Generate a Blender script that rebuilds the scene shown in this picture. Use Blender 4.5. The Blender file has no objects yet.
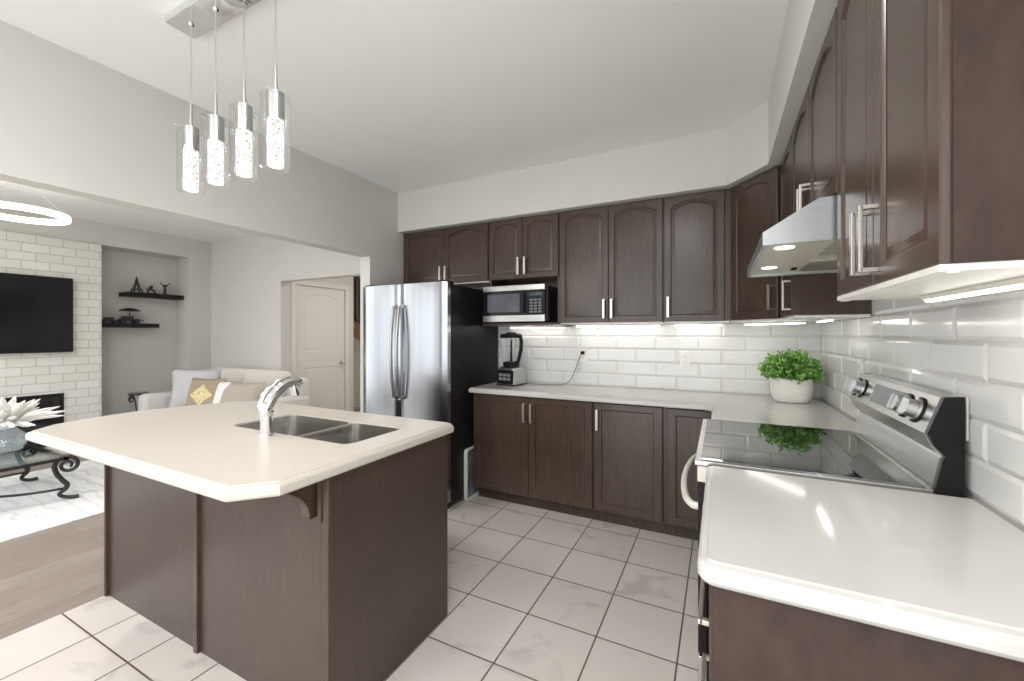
import bpy, bmesh, math, random
from mathutils import Vector, Matrix
random.seed(7)
SC = bpy.context.scene
COL = SC.collection
PI = math.pi

# ------------------------------------------------------------------ camera
cam_d = bpy.data.cameras.new('camera')
cam = bpy.data.objects.new('camera', cam_d)
COL.objects.link(cam)
cam.location = (0, 0, 1.40)
cam.rotation_euler = (PI / 2, 0, math.atan2(208, 414))
cam_d.sensor_width = 36
cam_d.lens = 414 / 1024 * 36
cam_d.shift_y = -6.5 / 1024
cam_d.clip_start = 0.02
SC.camera = cam

# ------------------------------------------------------------------ world, exposure
w = bpy.data.worlds.new('daylight')
SC.world = w
w.use_nodes = True
w.node_tree.nodes['Background'].inputs['Color'].default_value = (0.91, 0.96, 1.0, 1)
w.node_tree.nodes['Background'].inputs['Strength'].default_value = 1.6
SC.view_settings.view_transform = 'Standard'
SC.view_settings.look = 'None'
SC.view_settings.gamma = 1
SC.view_settings.use_curve_mapping = False
SC.view_settings.exposure = 0.95
LED = 6.5          # brightness of the under-cabinet strips



def lamp(name, loc, size, power, col=(.98, .98, 1.0), kind='AREA'):
    d = bpy.data.lights.new(name, kind)
    d.energy = power
    d.color = col
    if kind == 'AREA':
        d.shape = 'DISK'
        d.size = size
    else:
        d.shadow_soft_size = size
    o = bpy.data.objects.new(name, d)
    o.location = loc
    COL.objects.link(o)
    return o


# unseen ceiling lamps added to brighten the rooms, above or behind the camera
for lx, ly in ((-.45, .45), (-.45, -.7), (-1.7, -.7)):
    lamp('ceiling_fill', (lx, ly, 2.78), .14, 7.5)
for lx, ly in ((-4.6, -.5), (-5.9, -.5), (-4.0, .6)):
    lamp('ceiling_fill', (lx, ly, 2.78), .14, 14)
lamp('hall_fill', (-3.6, 4.5, 2.70), .2, 15, (.92, .97, 1.0))  # unseen lamp added to brighten the hall

# ------------------------------------------------------------------ measures
ZC = 2.785                       # ceiling
XR, YB, XL = 0.635, 3.55, -2.835  # right wall, back wall, kitchen side of the left wall
XT = -6.87                       # television wall
CT = 0.95                        # worktop height
UB, UT = 1.49, 2.40              # bottom and top of the upper cabinets

# ------------------------------------------------------------------ mesh helper
class MB:
    def __init__(s):
        s.bm = bmesh.new()

    def box(s, x0, x1, y0, y1, z0, z1, bev=0.0, seg=2):
        vs = [s.bm.verts.new((x, y, z)) for x in (x0, x1) for y in (y0, y1) for z in (z0, z1)]
        q = [(0, 1, 3, 2), (4, 6, 7, 5), (0, 4, 5, 1), (2, 3, 7, 6), (0, 2, 6, 4), (1, 5, 7, 3)]
        fs = [s.bm.faces.new([vs[i] for i in f]) for f in q]
        if bev > 0:
            es = list({e for f in fs for e in f.edges})
            bmesh.ops.bevel(s.bm, geom=es, offset=bev, segments=seg, affect='EDGES', profile=0.5)
        return s

    def loops(s, rings, cap0=True, cap1=True, closed=True):
        vr = [[s.bm.verts.new(p) for p in r] for r in rings]
        n = len(vr[0])
        for a, b in zip(vr, vr[1:]):
            for i in range(n if closed else n - 1):
                j = (i + 1) % n
                try:
                    s.bm.faces.new((a[i], a[j], b[j], b[i]))
                except ValueError:
                    pass
        if cap0:
            s.bm.faces.new(list(reversed(vr[0])))
        if cap1:
            s.bm.faces.new(vr[-1])
        return s

    def cyl(s, p0, p1, r0, r1=None, n=16):
        r1 = r0 if r1 is None else r1
        p0, p1 = Vector(p0), Vector(p1)
        d = (p1 - p0).normalized()
        a = Vector((0, 0, 1)) if abs(d.z) < .9 else Vector((1, 0, 0))
        u = d.cross(a).normalized()
        v = d.cross(u)
        ring = lambda c, r: [c + (u * math.cos(2 * PI * i / n) + v * math.sin(2 * PI * i / n)) * r for i in range(n)]
        return s.loops([ring(p0, r0), ring(p1, r1)])

    def tube(s, pts, r, n=10, sx=1.0):
        pts = [Vector(p) for p in pts]
        rs = r if isinstance(r, (list, tuple)) else [r] * len(pts)
        rings = []
        u = None
        for i, p in enumerate(pts):
            d = (pts[min(i + 1, len(pts) - 1)] - pts[max(i - 1, 0)]).normalized()
            if u is None:
                a = Vector((0, 0, 1)) if abs(d.z) < .9 else Vector((1, 0, 0))
                u = d.cross(a).normalized()
            else:
                u = (u - d * u.dot(d)).normalized()
            v = d.cross(u)
            rings.append([p + (u * math.cos(2 * PI * k / n) * sx + v * math.sin(2 * PI * k / n)) * rs[i] for k in range(n)])
        return s.loops(rings)

    def lathe(s, prof, c=(0, 0, 0), n=24, sq=None):
        c = Vector(c)
        rings = []
        for r, z in prof:
            ring = []
            for i in range(n):
                a = 2 * PI * i / n
                x, y = math.cos(a), math.sin(a)
                if sq:
                    k = (abs(x) ** sq + abs(y) ** sq) ** (-1 / sq)
                    x, y = x * k, y * k
                ring.append(c + Vector((x * r, y * r, z)))
            rings.append(ring)
        return s.loops(rings)

    def prism(s, poly, ax, a, b):
        def P(p, t):
            return {'x': (t, p[0], p[1]), 'y': (p[0], t, p[1]), 'z': (p[0], p[1], t)}[ax]
        return s.loops([[P(p, a) for p in poly], [P(p, b) for p in poly]])

    def ball(s, c, r, sc=(1, 1, 1), n=12):
        m = Matrix.Translation(c) @ Matrix.Diagonal((sc[0], sc[1], sc[2], 1))
        bmesh.ops.create_uvsphere(s.bm, u_segments=n, v_segments=max(6, n // 2 + 2), radius=r, matrix=m)
        return s

    def xform(s, m):
        bmesh.ops.transform(s.bm, matrix=m, verts=s.bm.verts)
        return s

    def build(s, name, mat, parent=None, loc=(0, 0, 0), rz=0, ang=35):
        bmesh.ops.recalc_face_normals(s.bm, faces=s.bm.faces)
        me = bpy.data.meshes.new(name)
        s.bm.to_mesh(me)
        s.bm.free()
        me.materials.append(mat)
        me.polygons.foreach_set('use_smooth', [True] * len(me.polygons))
        me.set_sharp_from_angle(angle=math.radians(ang))
        o = bpy.data.objects.new(name, me)
        o.location = loc
        o.rotation_euler = (0, 0, rz)
        wn = o.modifiers.new('weighted_normals', 'WEIGHTED_NORMAL')
        wn.keep_sharp = True
        COL.objects.link(o)
        if parent:
            o.parent = parent
        return o


def smooth(pts, n=5):
    pts = [Vector(p) for p in pts]
    out = []
    for i in range(len(pts) - 1):
        a, b, c, d = pts[max(i - 1, 0)], pts[i], pts[i + 1], pts[min(i + 2, len(pts) - 1)]
        for k in range(n):
            t = k / n
            out.append(.5 * ((2 * b) + (c - a) * t + (2 * a - 5 * b + 4 * c - d) * t * t + (3 * b - a - 3 * c + d) * t ** 3))
    return out + [pts[-1]]


def tag(o, label, cat, group=None):
    o['label'] = label
    o['category'] = cat
    if group:
        o['group'] = group
    return o


def thing(name, label, cat, loc=(0, 0, 0), rz=0, group=None):
    o = bpy.data.objects.new(name, None)
    o.empty_display_size = .05
    o.location = loc
    o.rotation_euler = (0, 0, rz)
    COL.objects.link(o)
    return tag(o, label, cat, group)


def struct(name, mb, mat, label=None, cat=None, **k):
    o = mb.build(name, mat, **k)
    o['kind'] = 'structure'
    if label:
        o['label'] = label
    if cat:
        o['category'] = cat
    return o

# ------------------------------------------------------------------ materials
def newmat(name):
    m = bpy.data.materials.new(name)
    m.use_nodes = True
    nt = m.node_tree
    return m, nt, nt.nodes['Principled BSDF']


def c4(c):
    return (c[0], c[1], c[2], 1)


def lin(r, g, b):
    f = lambda v: (v / 255 / 12.92) if v / 255 < .04045 else ((v / 255 + .055) / 1.055) ** 2.4
    return (f(r), f(g), f(b))


def plain(name, col, rough=.5, metal=0, noise=.03, nscale=8, bump=0, coat=0, spec=None, stretch=(1, 1, 1)):
    m, nt, b = newmat(name)
    tc = nt.nodes.new('ShaderNodeTexCoord')
    mp = nt.nodes.new('ShaderNodeMapping')
    mp.inputs['Scale'].default_value = stretch
    nz = nt.nodes.new('ShaderNodeTexNoise')
    nz.inputs['Scale'].default_value = nscale
    nz.inputs['Detail'].default_value = 5
    nt.links.new(tc.outputs['Object'], mp.inputs[0])
    nt.links.new(mp.outputs[0], nz.inputs['Vector'])
    rp = nt.nodes.new('ShaderNodeValToRGB')
    rp.color_ramp.elements[0].position = .3
    rp.color_ramp.elements[1].position = .7
    rp.color_ramp.elements[0].color = c4([max(0, v * (1 - noise)) for v in col])
    rp.color_ramp.elements[1].color = c4([min(1, v * (1 + noise)) for v in col])
    nt.links.new(nz.outputs['Fac'], rp.inputs[0])
    nt.links.new(rp.outputs[0], b.inputs['Base Color'])
    b.inputs['Roughness'].default_value = rough
    b.inputs['Metallic'].default_value = metal
    if coat:
        b.inputs['Coat Weight'].default_value = coat
        b.inputs['Coat Roughness'].default_value = .08
    if spec is not None:
        b.inputs['Specular IOR Level'].default_value = spec
    if bump:
        bp = nt.nodes.new('ShaderNodeBump')
        bp.inputs['Strength'].default_value = bump
        bp.inputs['Distance'].default_value = .01
        nt.links.new(nz.outputs['Fac'], bp.inputs['Height'])
        nt.links.new(bp.outputs[0], b.inputs['Normal'])
    return m


def wood(name, col, rough=.35, grain=(28, 28, 2.2), amt=.28, spec=.5):
    m, nt, b = newmat(name)
    tc = nt.nodes.new('ShaderNodeTexCoord')
    mp = nt.nodes.new('ShaderNodeMapping')
    mp.inputs['Scale'].default_value = grain
    n1 = nt.nodes.new('ShaderNodeTexNoise')
    n1.inputs['Scale'].default_value = 2.2
    n1.inputs['Detail'].default_value = 8
    n1.inputs['Roughness'].default_value = .65
    n2 = nt.nodes.new('ShaderNodeTexNoise')
    n2.inputs['Scale'].default_value = 3.0
    n2.inputs['Detail'].default_value = 3
    nt.links.new(tc.outputs['Object'], mp.inputs[0])
    nt.links.new(mp.outputs[0], n1.inputs['Vector'])
    nt.links.new(tc.outputs['Object'], n2.inputs['Vector'])
    ad = nt.nodes.new('ShaderNodeMath')
    ad.operation = 'MULTIPLY_ADD'
    ad.inputs[1].default_value = .6
    nt.links.new(n2.outputs['Fac'], ad.inputs[0])
    nt.links.new(n1.outputs['Fac'], ad.inputs[2])
    rp = nt.nodes.new('ShaderNodeValToRGB')
    rp.color_ramp.elements[0].position = .55
    rp.color_ramp.elements[1].position = 1.05
    rp.color_ramp.elements[0].color = c4([v * (1 - amt) for v in col])
    rp.color_ramp.elements[1].color = c4([v * (1 + amt) for v in col])
    nt.links.new(ad.outputs[0], rp.inputs[0])
    nt.links.new(rp.outputs[0], b.inputs['Base Color'])
    b.inputs['Roughness'].default_value = rough
    b.inputs['Specular IOR Level'].default_value = spec
    return m


def grid(name, bw, rh, off, loc, rot, c1, c2, cm, mortar, rough, vein=None, bump=0, grain=None, bias=0.0):
    """brick/plank/tile pattern on the Object coordinates (rot turns the wanted plane to XY)"""
    m, nt, b = newmat(name)
    tc = nt.nodes.new('ShaderNodeTexCoord')
    mp = nt.nodes.new('ShaderNodeMapping')
    mp.vector_type = 'POINT'
    mp.inputs['Rotation'].default_value = rot
    mp.inputs['Location'].default_value = loc
    br = nt.nodes.new('ShaderNodeTexBrick')
    br.offset = off
    br.squash = 1
    br.inputs['Scale'].default_value = 1
    br.inputs['Brick Width'].default_value = bw
    br.inputs['Row Height'].default_value = rh
    br.inputs['Mortar Size'].default_value = mortar
    br.inputs['Mortar Smooth'].default_value = .15
    br.inputs['Bias'].default_value = bias
    br.inputs['Color1'].default_value = c4(c1)
    br.inputs['Color2'].default_value = c4(c2)
    br.inputs['Mortar'].default_value = c4(cm)
    nt.links.new(tc.outputs['Object'], mp.inputs[0])
    nt.links.new(mp.outputs[0], br.inputs['Vector'])
    out = br.outputs['Color']
    for spec in ([vein] if vein else []) + ([grain] if grain else []):
        colr, scale, lo, hi, stretch, fac = spec
        mq = nt.nodes.new('ShaderNodeMapping')
        mq.inputs['Scale'].default_value = stretch
        nz = nt.nodes.new('ShaderNodeTexNoise')
        nz.inputs['Scale'].default_value = scale
        nz.inputs['Detail'].default_value = 8
        nz.inputs['Distortion'].default_value = 1.2
        nt.links.new(tc.outputs['Object'], mq.inputs[0])
        nt.links.new(mq.outputs[0], nz.inputs['Vector'])
        rp = nt.nodes.new('ShaderNodeValToRGB')
        rp.color_ramp.elements[0].position = lo
        rp.color_ramp.elements[1].position = hi
        rp.color_ramp.elements[0].color = (0, 0, 0, 1)
        rp.color_ramp.elements[1].color = (fac, fac, fac, 1)
        nt.links.new(nz.outputs['Fac'], rp.inputs[0])
        mx = nt.nodes.new('ShaderNodeMix')
        mx.data_type = 'RGBA'
        nt.links.new(rp.outputs[0], mx.inputs['Factor'])
        nt.links.new(out, mx.inputs['A'])
        mx.inputs['B'].default_value = c4(colr)
        out = mx.outputs['Result']
    nt.links.new(out, b.inputs['Base Color'])
    b.inputs['Roughness'].default_value = rough
    if bump:
        bp = nt.nodes.new('ShaderNodeBump')
        bp.invert = True
        bp.inputs['Strength'].default_value = bump
        bp.inputs['Distance'].default_value = .004
        nt.links.new(br.outputs['Fac'], bp.inputs['Height'])
        nt.links.new(bp.outputs[0], b.inputs['Normal'])
    return m


def emit(name, col, strength):
    m, nt, b = newmat(name)
    b.inputs['Base Color'].default_value = c4(col)
    b.inputs['Emission Color'].default_value = c4(col)
    b.inputs['Emission Strength'].default_value = strength
    return m


def thin_glass(name, tint=(1, 1, 1), gloss=.12):
    m = bpy.data.materials.new(name)
    m.use_nodes = True
    nt = m.node_tree
    nt.nodes.clear()
    out = nt.nodes.new('ShaderNodeOutputMaterial')
    tr = nt.nodes.new('ShaderNodeBsdfTransparent')
    tr.inputs[0].default_value = c4(tint)
    gl = nt.nodes.new('ShaderNodeBsdfGlossy')
    gl.inputs['Roughness'].default_value = .03
    lw = nt.nodes.new('ShaderNodeLayerWeight')
    lw.inputs[0].default_value = .35
    ml = nt.nodes.new('ShaderNodeMath')
    ml.operation = 'MULTIPLY_ADD'
    ml.inputs[1].default_value = .32
    ml.inputs[2].default_value = gloss * .3
    nt.links.new(lw.outputs['Fresnel'], ml.inputs[0])
    mx = nt.nodes.new('ShaderNodeMixShader')
    nt.links.new(ml.outputs[0], mx.inputs[0])
    nt.links.new(tr.outputs[0], mx.inputs[1])
    nt.links.new(gl.outputs[0], mx.inputs[2])
    nt.links.new(mx.outputs[0], out.inputs[0])
    return m


def milk_glass(name):
    m = thin_glass(name, (.95, .98, 1), .3)
    nt = m.node_tree
    out = nt.nodes['Material Output']
    src = out.inputs[0].links[0].from_socket
    df = nt.nodes.new('ShaderNodeBsdfDiffuse')
    df.inputs[0].default_value = (.93, .96, .98, 1)
    mx = nt.nodes.new('ShaderNodeMixShader')
    mx.inputs[0].default_value = .13
    nt.links.new(src, mx.inputs[1])
    nt.links.new(df.outputs[0], mx.inputs[2])
    nt.links.new(mx.outputs[0], out.inputs[0])
    return m


def crystal(name, strength):
    """lit bubble glass rod: emission broken up by bubbles"""
    m, nt, b = newmat(name)
    tc = nt.nodes.new('ShaderNodeTexCoord')
    vo = nt.nodes.new('ShaderNodeTexVoronoi')
    vo.inputs['Scale'].default_value = 75
    nt.links.new(tc.outputs['Object'], vo.inputs['Vector'])
    rp = nt.nodes.new('ShaderNodeValToRGB')
    rp.color_ramp.elements[0].position = .15
    rp.color_ramp.elements[0].color = (.22, .22, .215, 1)
    rp.color_ramp.elements[1].position = .42
    rp.color_ramp.elements[1].color = (1, .99, .96, 1)
    nt.links.new(vo.outputs['Distance'], rp.inputs[0])
    nt.links.new(rp.outputs[0], b.inputs['Emission Color'])
    b.inputs['Emission Strength'].default_value = strength
    b.inputs['Base Color'].default_value = (.12, .12, .12, 1)
    b.inputs['Roughness'].default_value = .1
    return m


def brushed(name, col, rough=.28, streak=(160, 160, 1.2), amt=.10, rvar=.10):
    m, nt, b = newmat(name)
    tc = nt.nodes.new('ShaderNodeTexCoord')
    mp = nt.nodes.new('ShaderNodeMapping')
    mp.inputs['Scale'].default_value = streak
    nz = nt.nodes.new('ShaderNodeTexNoise')
    nz.inputs['Scale'].default_value = 1
    nz.inputs['Detail'].default_value = 4
    nt.links.new(tc.outputs['Object'], mp.inputs[0])
    nt.links.new(mp.outputs[0], nz.inputs['Vector'])
    rp = nt.nodes.new('ShaderNodeValToRGB')
    rp.color_ramp.elements[0].position = .3
    rp.color_ramp.elements[1].position = .7
    rp.color_ramp.elements[0].color = c4([v * (1 - amt) for v in col])
    rp.color_ramp.elements[1].color = c4([min(1, v * (1 + amt)) for v in col])
    nt.links.new(nz.outputs['Fac'], rp.inputs[0])
    nt.links.new(rp.outputs[0], b.inputs['Base Color'])
    mr = nt.nodes.new('ShaderNodeMapRange')
    mr.inputs['To Min'].default_value = rough - rvar / 2
    mr.inputs['To Max'].default_value = rough + rvar / 2
    nt.links.new(nz.outputs['Fac'], mr.inputs['Value'])
    nt.links.new(mr.outputs[0], b.inputs['Roughness'])
    b.inputs['Metallic'].default_value = 1
    return m


M = {}
M['wall'] = plain('warm_white_paint', lin(214, 211, 205), .7, noise=.012, nscale=3)
M['wall_grey'] = plain('pale_grey_paint', lin(205, 202, 196), .7, noise=.012, nscale=3)
M['ceiling'] = plain('ceiling_paint', lin(238, 238, 234), .8, noise=.01, nscale=3)
M['cab'] = wood('espresso_wood', (.066, .043, .031), .27)
M['cab_panel'] = wood('espresso_panel', (.064, .044, .034), .36, grain=(40, 40, 2.5), amt=.22)
M['cab_swirl'] = wood('espresso_laminate', (.046, .028, .021), .48, grain=(9, 9, 4), amt=.34, spec=.3)
M['cab_dark'] = plain('cabinet_shadow_gap', (.012, .010, .009), .6)
M['white_melamine'] = plain('white_melamine', lin(232, 229, 220), .35, noise=.01)
M['nickel'] = brushed('brushed_nickel', (.66, .62, .56), .38, streak=(20, 20, 20), amt=.05)
M['counter'] = plain('white_worktop', lin(204, 201, 196), .09, noise=.03, nscale=2.2, spec=.45)
M['counter_island'] = plain('cream_worktop', lin(203, 195, 184), .34, noise=.02, nscale=60, spec=.4)
M['tile'] = plain('white_glazed_tile', lin(232, 231, 228), .09, noise=.008, nscale=1.5, spec=.5)
M['grout'] = plain('pale_grout', lin(222, 221, 217), .8, noise=.02, nscale=30)
G = .3485
M['floor'] = grid('marbled_floor_tile', G, G, 0, (.512 + 20 * G, -1.538 + 20 * G, 0), (0, 0, 0),
                  lin(224, 216, 209), lin(217, 208, 200), lin(104, 86, 74), .0040, .3,
                  vein=(lin(172, 165, 160), 3.1, .57, .66, (1, 1.3, 1), .42), bump=.25)
M['wood_floor'] = grid('oak_laminate_floor', 1.25, .19, .37, (20, 20, 0), (0, 0, PI / 2),
                       lin(160, 148, 138), lin(146, 133, 123), lin(110, 97, 88), .0012, .38,
                       grain=(lin(122, 109, 100), 3.0, .45, .75, (14, 1.2, 1), .7))
M['brick'] = grid('white_painted_brick', .215, .098, .5, (0, .042, 0), (0, 0, 0),
                  lin(226, 223, 217), lin(218, 214, 206), lin(192, 188, 181), .0042, .7, bump=.8)
M['rug'] = None
M['steel'] = brushed('brushed_steel', (.60, .60, .60), .25, streak=(1.2, 160, 160), amt=.06, rvar=.05)
M['steel_fridge'] = brushed('fridge_steel', (.40, .41, .43), .22, streak=(24, 24, .25), amt=.10, rvar=.08)
M['chrome'] = plain('chrome', (.80, .80, .81), .06, 1, noise=.01)
M['satin'] = plain('satin_nickel', (.55, .55, .54), .32, 1, noise=.03)
M['sink_steel'] = brushed('sink_steel', (.58, .56, .53), .24, streak=(90, 3, 90), amt=.06)
M['black_gloss'] = plain('black_glass', (.008, .008, .009), .06, noise=.02)
M['cooktop_glass'] = plain('mirror_black_glass', (.010, .010, .011), .03, noise=.02)
M['cooktop_glass'].node_tree.nodes['Principled BSDF'].inputs['IOR'].default_value = 3.0
M['black_side'] = plain('black_enamel', (.018, .016, .015), .3, noise=.08, nscale=20, spec=.15)
M['black'] = plain('black_plastic', (.010, .010, .010), .5, noise=.05, spec=.25)
M['tv'] = plain('dark_screen', (.006, .006, .007), .15, noise=.02)
M['iron'] = plain('wrought_iron', (.018, .019, .021), .4, noise=.25, nscale=40, bump=.2)
M['white_plastic'] = plain('white_plastic', lin(240, 238, 232), .3, noise=.01)
M['cream_plastic'] = plain('cream_metal', lin(226, 220, 205), .3, noise=.01)
M['pot'] = plain('white_ceramic_pot', lin(236, 232, 224), .45, noise=.02, nscale=20)
M['soil'] = plain('dark_soil', (.03, .02, .012), .9, noise=.4, nscale=60)
M['glass'] = thin_glass('clear_glass')
M['glass_table'] = thin_glass('table_glass', (.86, .90, .89), .5)
M['glass_dark'] = plain('smoked_jar', (.09, .095, .10), .12, noise=.05)
M['led'] = emit('led_strip', (1, .975, .92), LED)
M['hoodlamp'] = emit('hood_lamp', (1, .96, .88), 3)
M['crystal'] = crystal('lit_bubble_glass', .52)
M['ring'] = emit('lit_ring', (1, .96, .90), 2.5)
M['door'] = plain('door_paint', lin(206, 200, 197), .5, noise=.012)
M['hall'] = plain('hall_paint', lin(196, 189, 185), .7, noise=.012)
M['hall_far'] = plain('cream_hall_paint', lin(222, 212, 190), .7, noise=.012)
M['stair_wood'] = wood('oak_stair', (.32, .15, .06), .4)
M['stair_dark'] = wood('dark_rail', (.10, .05, .03), .4)
M['sofa'] = plain('light_grey_upholstery', lin(206, 202, 198), .9, noise=.06, nscale=70, bump=.15)
M['sofa_back'] = plain('cream_upholstery', lin(214, 208, 198), .9, noise=.06, nscale=70, bump=.15)
M['pillow_grey'] = plain('pale_grey_cushion', lin(200, 198, 198), .9, noise=.05, nscale=60, bump=.15)
M['pillow_taupe'] = plain('taupe_cushion', lin(176, 165, 155), .9, noise=.05, nscale=60, bump=.15)
M['pillow_tan'] = plain('tan_cushion', lin(166, 150, 130), .9, noise=.08, nscale=60, bump=.15)
M['gold'] = plain('gold_embroidery', lin(222, 202, 156), .5, noise=.35, nscale=45, bump=.3)
M['feather'] = plain('white_plume', lin(246, 243, 238), .9, noise=.03, nscale=40)
M['rail_white'] = plain('white_satin_paint', lin(235, 233, 228), .4, noise=.01)
M['hood_white'] = brushed('pale_hood_steel', (.58, .59, .60), .30, streak=(3, 120, 120), amt=.05)
M['hood_filter'] = brushed('hood_filter_mesh', (.62, .60, .55), .40, streak=(4, 220, 4), amt=.5)


def rug_mat():
    m, nt, b = newmat('patterned_rug')
    tc = nt.nodes.new('ShaderNodeTexCoord')
    wv = nt.nodes.new('ShaderNodeTexWave')
    wv.wave_type = 'RINGS'
    wv.inputs['Scale'].default_value = 3.2
    wv.inputs['Distortion'].default_value = 5
    wv.inputs['Detail'].default_value = 3
    wv.inputs['Detail Scale'].default_value = 1.2
    nt.links.new(tc.outputs['Object'], wv.inputs['Vector'])
    rp = nt.nodes.new('ShaderNodeValToRGB')
    rp.color_ramp.elements[0].position = .08
    rp.color_ramp.elements[0].color = c4(lin(216, 214, 213))
    rp.color_ramp.elements[1].position = .2
    rp.color_ramp.elements[1].color = c4(lin(230, 228, 226))
    nt.links.new(wv.outputs['Fac'], rp.inputs[0])
    nt.links.new(rp.outputs[0], b.inputs['Base Color'])
    b.inputs['Roughness'].default_value = .95
    return m


M['rug'] = rug_mat()


def leaf_mat():
    m, nt, b = newmat('boxwood_leaf')
    oi = nt.nodes.new('ShaderNodeTexCoord')
    nz = nt.nodes.new('ShaderNodeTexNoise')
    nz.inputs['Scale'].default_value = 28
    nt.links.new(oi.outputs['Object'], nz.inputs['Vector'])
    rp = nt.nodes.new('ShaderNodeValToRGB')
    rp.color_ramp.elements[0].position = .3
    rp.color_ramp.elements[0].color = (.07, .24, .03, 1)
    rp.color_ramp.elements[1].position = .72
    rp.color_ramp.elements[1].color = (.36, .62, .16, 1)
    nt.links.new(nz.outputs['Fac'], rp.inputs[0])
    nt.links.new(rp.outputs[0], b.inputs['Base Color'])
    b.inputs['Roughness'].default_value = .45
    return m


M['leaf'] = leaf_mat()

# ------------------------------------------------------------------ room shell
YR = -1.5      # how far the rooms reach behind the camera
XB = -2.945    # tile / laminate boundary
struct('floor', MB().box(XB, XR + .1, YR, YB + .1, -.05, 0), M['floor'])
struct('floor_living', MB().box(-7.4, XB, YR, 6.2, -.05, 0), M['wood_floor'])
struct('ceiling', MB().box(-7.4, XR + .1, YR, 6.2, ZC, ZC + .08), M['ceiling'])
wr = MB()
wr.prism([(YB, 0), (YB, ZC), (YR, ZC), (YR, 2.25), (.25, 2.25), (.25, 0)], 'x', XR, XR + .1)   # unseen opening beside the camera, added to let daylight in
struct('wall_right', wr, M['wall'])
rw = MB()
for x0, x1 in ((-7.4, -6.5), (-5.75, -5.45), (-4.6, -2.7), (-.1, XR + .1)):
    rw.box(x0, x1, YR - .1, YR, 0, ZC)
rw.box(-6.5, -4.6, YR - .1, YR, 0, .45).box(-6.5, -4.6, YR - .1, YR, 2.35, ZC).box(-2.7, -.1, YR - .1, YR, 2.45, ZC)
struct('wall_rear', rw, M['wall'])  # unseen, added to cut frontal light; openings shaped to streak the fridge reflection
struct('wall_back', MB().box(XL - .12, XR + .1, YB, YB + .1, 0, ZC), M['wall'])
# the wall between kitchen and living room: a stub beside the fridge and a deep header over the opening
hd = MB()
hd.prism([(2.775, 0), (3.55, 0), (3.55, ZC), (YR, ZC), (YR, 2.107), (2.775, 2.107)], 'x', XL - .12, XL)
struct('wall_left', hd, M['wall_grey'])
# soffit over the upper cabinets
SO = [(XL, 3.14), (.045, 3.14), (.255, 2.86), (.255, YR), (XR, YR), (XR, YB), (XL, YB)]
struct('trim_1', MB().prism(SO, 'z', UT + .003, ZC), M['wall'])
# living room
tvw = MB()
tvw.box(XT - .1, XT, .2, 2.30, 0, ZC)
tvw.box(XT - .45, XT, 2.30, 3.257, 2.51, ZC)
tvw.box(XT - .45, XT, 3.257, YB, 0, ZC)
tvw.box(XT - .45, XT - .36, 2.05, 3.257, 0, 2.51)
tvw.box(XT - .36, XT - .1, 2.20, 2.30, 0, 2.51)
struct('wall_television', tvw, M['wall_grey'])
bw = MB().box(-.62, .98, 0, 2.51, 0, .03)     # local: x along the wall, y up, z out
o = struct('wall_chimney', bw, M['brick'])
o.rotation_euler = (PI / 2, 0, PI / 2)
o.location = (XT, 1.318, 0)
OPX0, OPX1 = -5.23, XL - .12
dw = MB()
dw.prism([(XT - .45, 0), (OPX0 - .004, 0), (OPX0 - .004, 2.107), (OPX1, 2.107), (OPX1, ZC), (XT - .45, ZC)], 'y', YB, YB + .13)
struct('wall_doorway', dw, M['wall'])
# hall beyond the opening
hl = MB()
hl.prism([(YB + .001, 0), (3.767, 0), (3.767, 2.085), (4.60, 2.085), (4.60, 0), (4.77, 0), (4.77, ZC - .001), (YB + .001, ZC - .001)], 'x', OPX0 - .12, OPX0)
struct('wall_hall', hl, M['hall'])
struct('wall_stairwell', MB().box(-7.4, XL, 5.75, 5.85, 0, ZC).box(-7.5, -7.4, 4.0, 5.85, 0, ZC).box(XL, XL + .1, YB + .1, 5.85, 0, ZC), M['hall_far'])
cs = MB()
for y0, y1 in ((3.692, 3.767), (4.60, 4.675)):
    cs.box(OPX0, OPX0 + .018, y0, y1, 0, 2.16, .004)
cs.box(OPX0, OPX0 + .018, 3.767, 4.60, 2.085, 2.16, .004)
struct('trim_2', cs, M['door'])


def arch_loop(x0, x1, z0, z1, rise, n=12):
    """closed loop: bottom left, bottom right, then along the arched top from right to left"""
    p = [(x0, z0), (x1, z0)]
    cx, hw = (x0 + x1) / 2, (x1 - x0) / 2
    for i in range(n + 1):
        t = 1 - 2 * i / n
        p.append((cx + hw * t, z1 - rise + rise * (1 - abs(t) ** 2.0)))
    return p


def outer_loop(x0, x1, z0, z1, n=12):
    p = [(x0, z0), (x1, z0)]
    for i in range(n + 1):
        t = 1 - 2 * i / n
        p.append(((x0 + x1) / 2 + (x1 - x0) / 2 * t, z1))
    return p


def panel_door(mb, x0, x1, z0, z1, t, fw, rise=0.0, y=0.0, raised=True, bev=.003):
    """framed door leaf; its front lies at local y = y and it is t thick"""
    L = [(outer_loop(x0, x1, z0, z1), y + t), (outer_loop(x0, x1, z0, z1), y + bev),
         (outer_loop(x0 + bev, x1 - bev, z0 + bev, z1 - bev), y)]
    A = lambda d, q: (arch_loop(x0 + fw + d, x1 - fw - d, z0 + fw + d, z1 - fw * .8 - d, rise), q)
    L += [A(0, y), A(.003, y + .003), A(.006, y + .008), A(.012, y + .0085)]
    if raised:
        L += [A(.026, y + .005), A(.030, y + .0045)]
    mb.loops([[(p[0], q, p[1]) for p in l] for l, q in L])
    return mb


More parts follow.
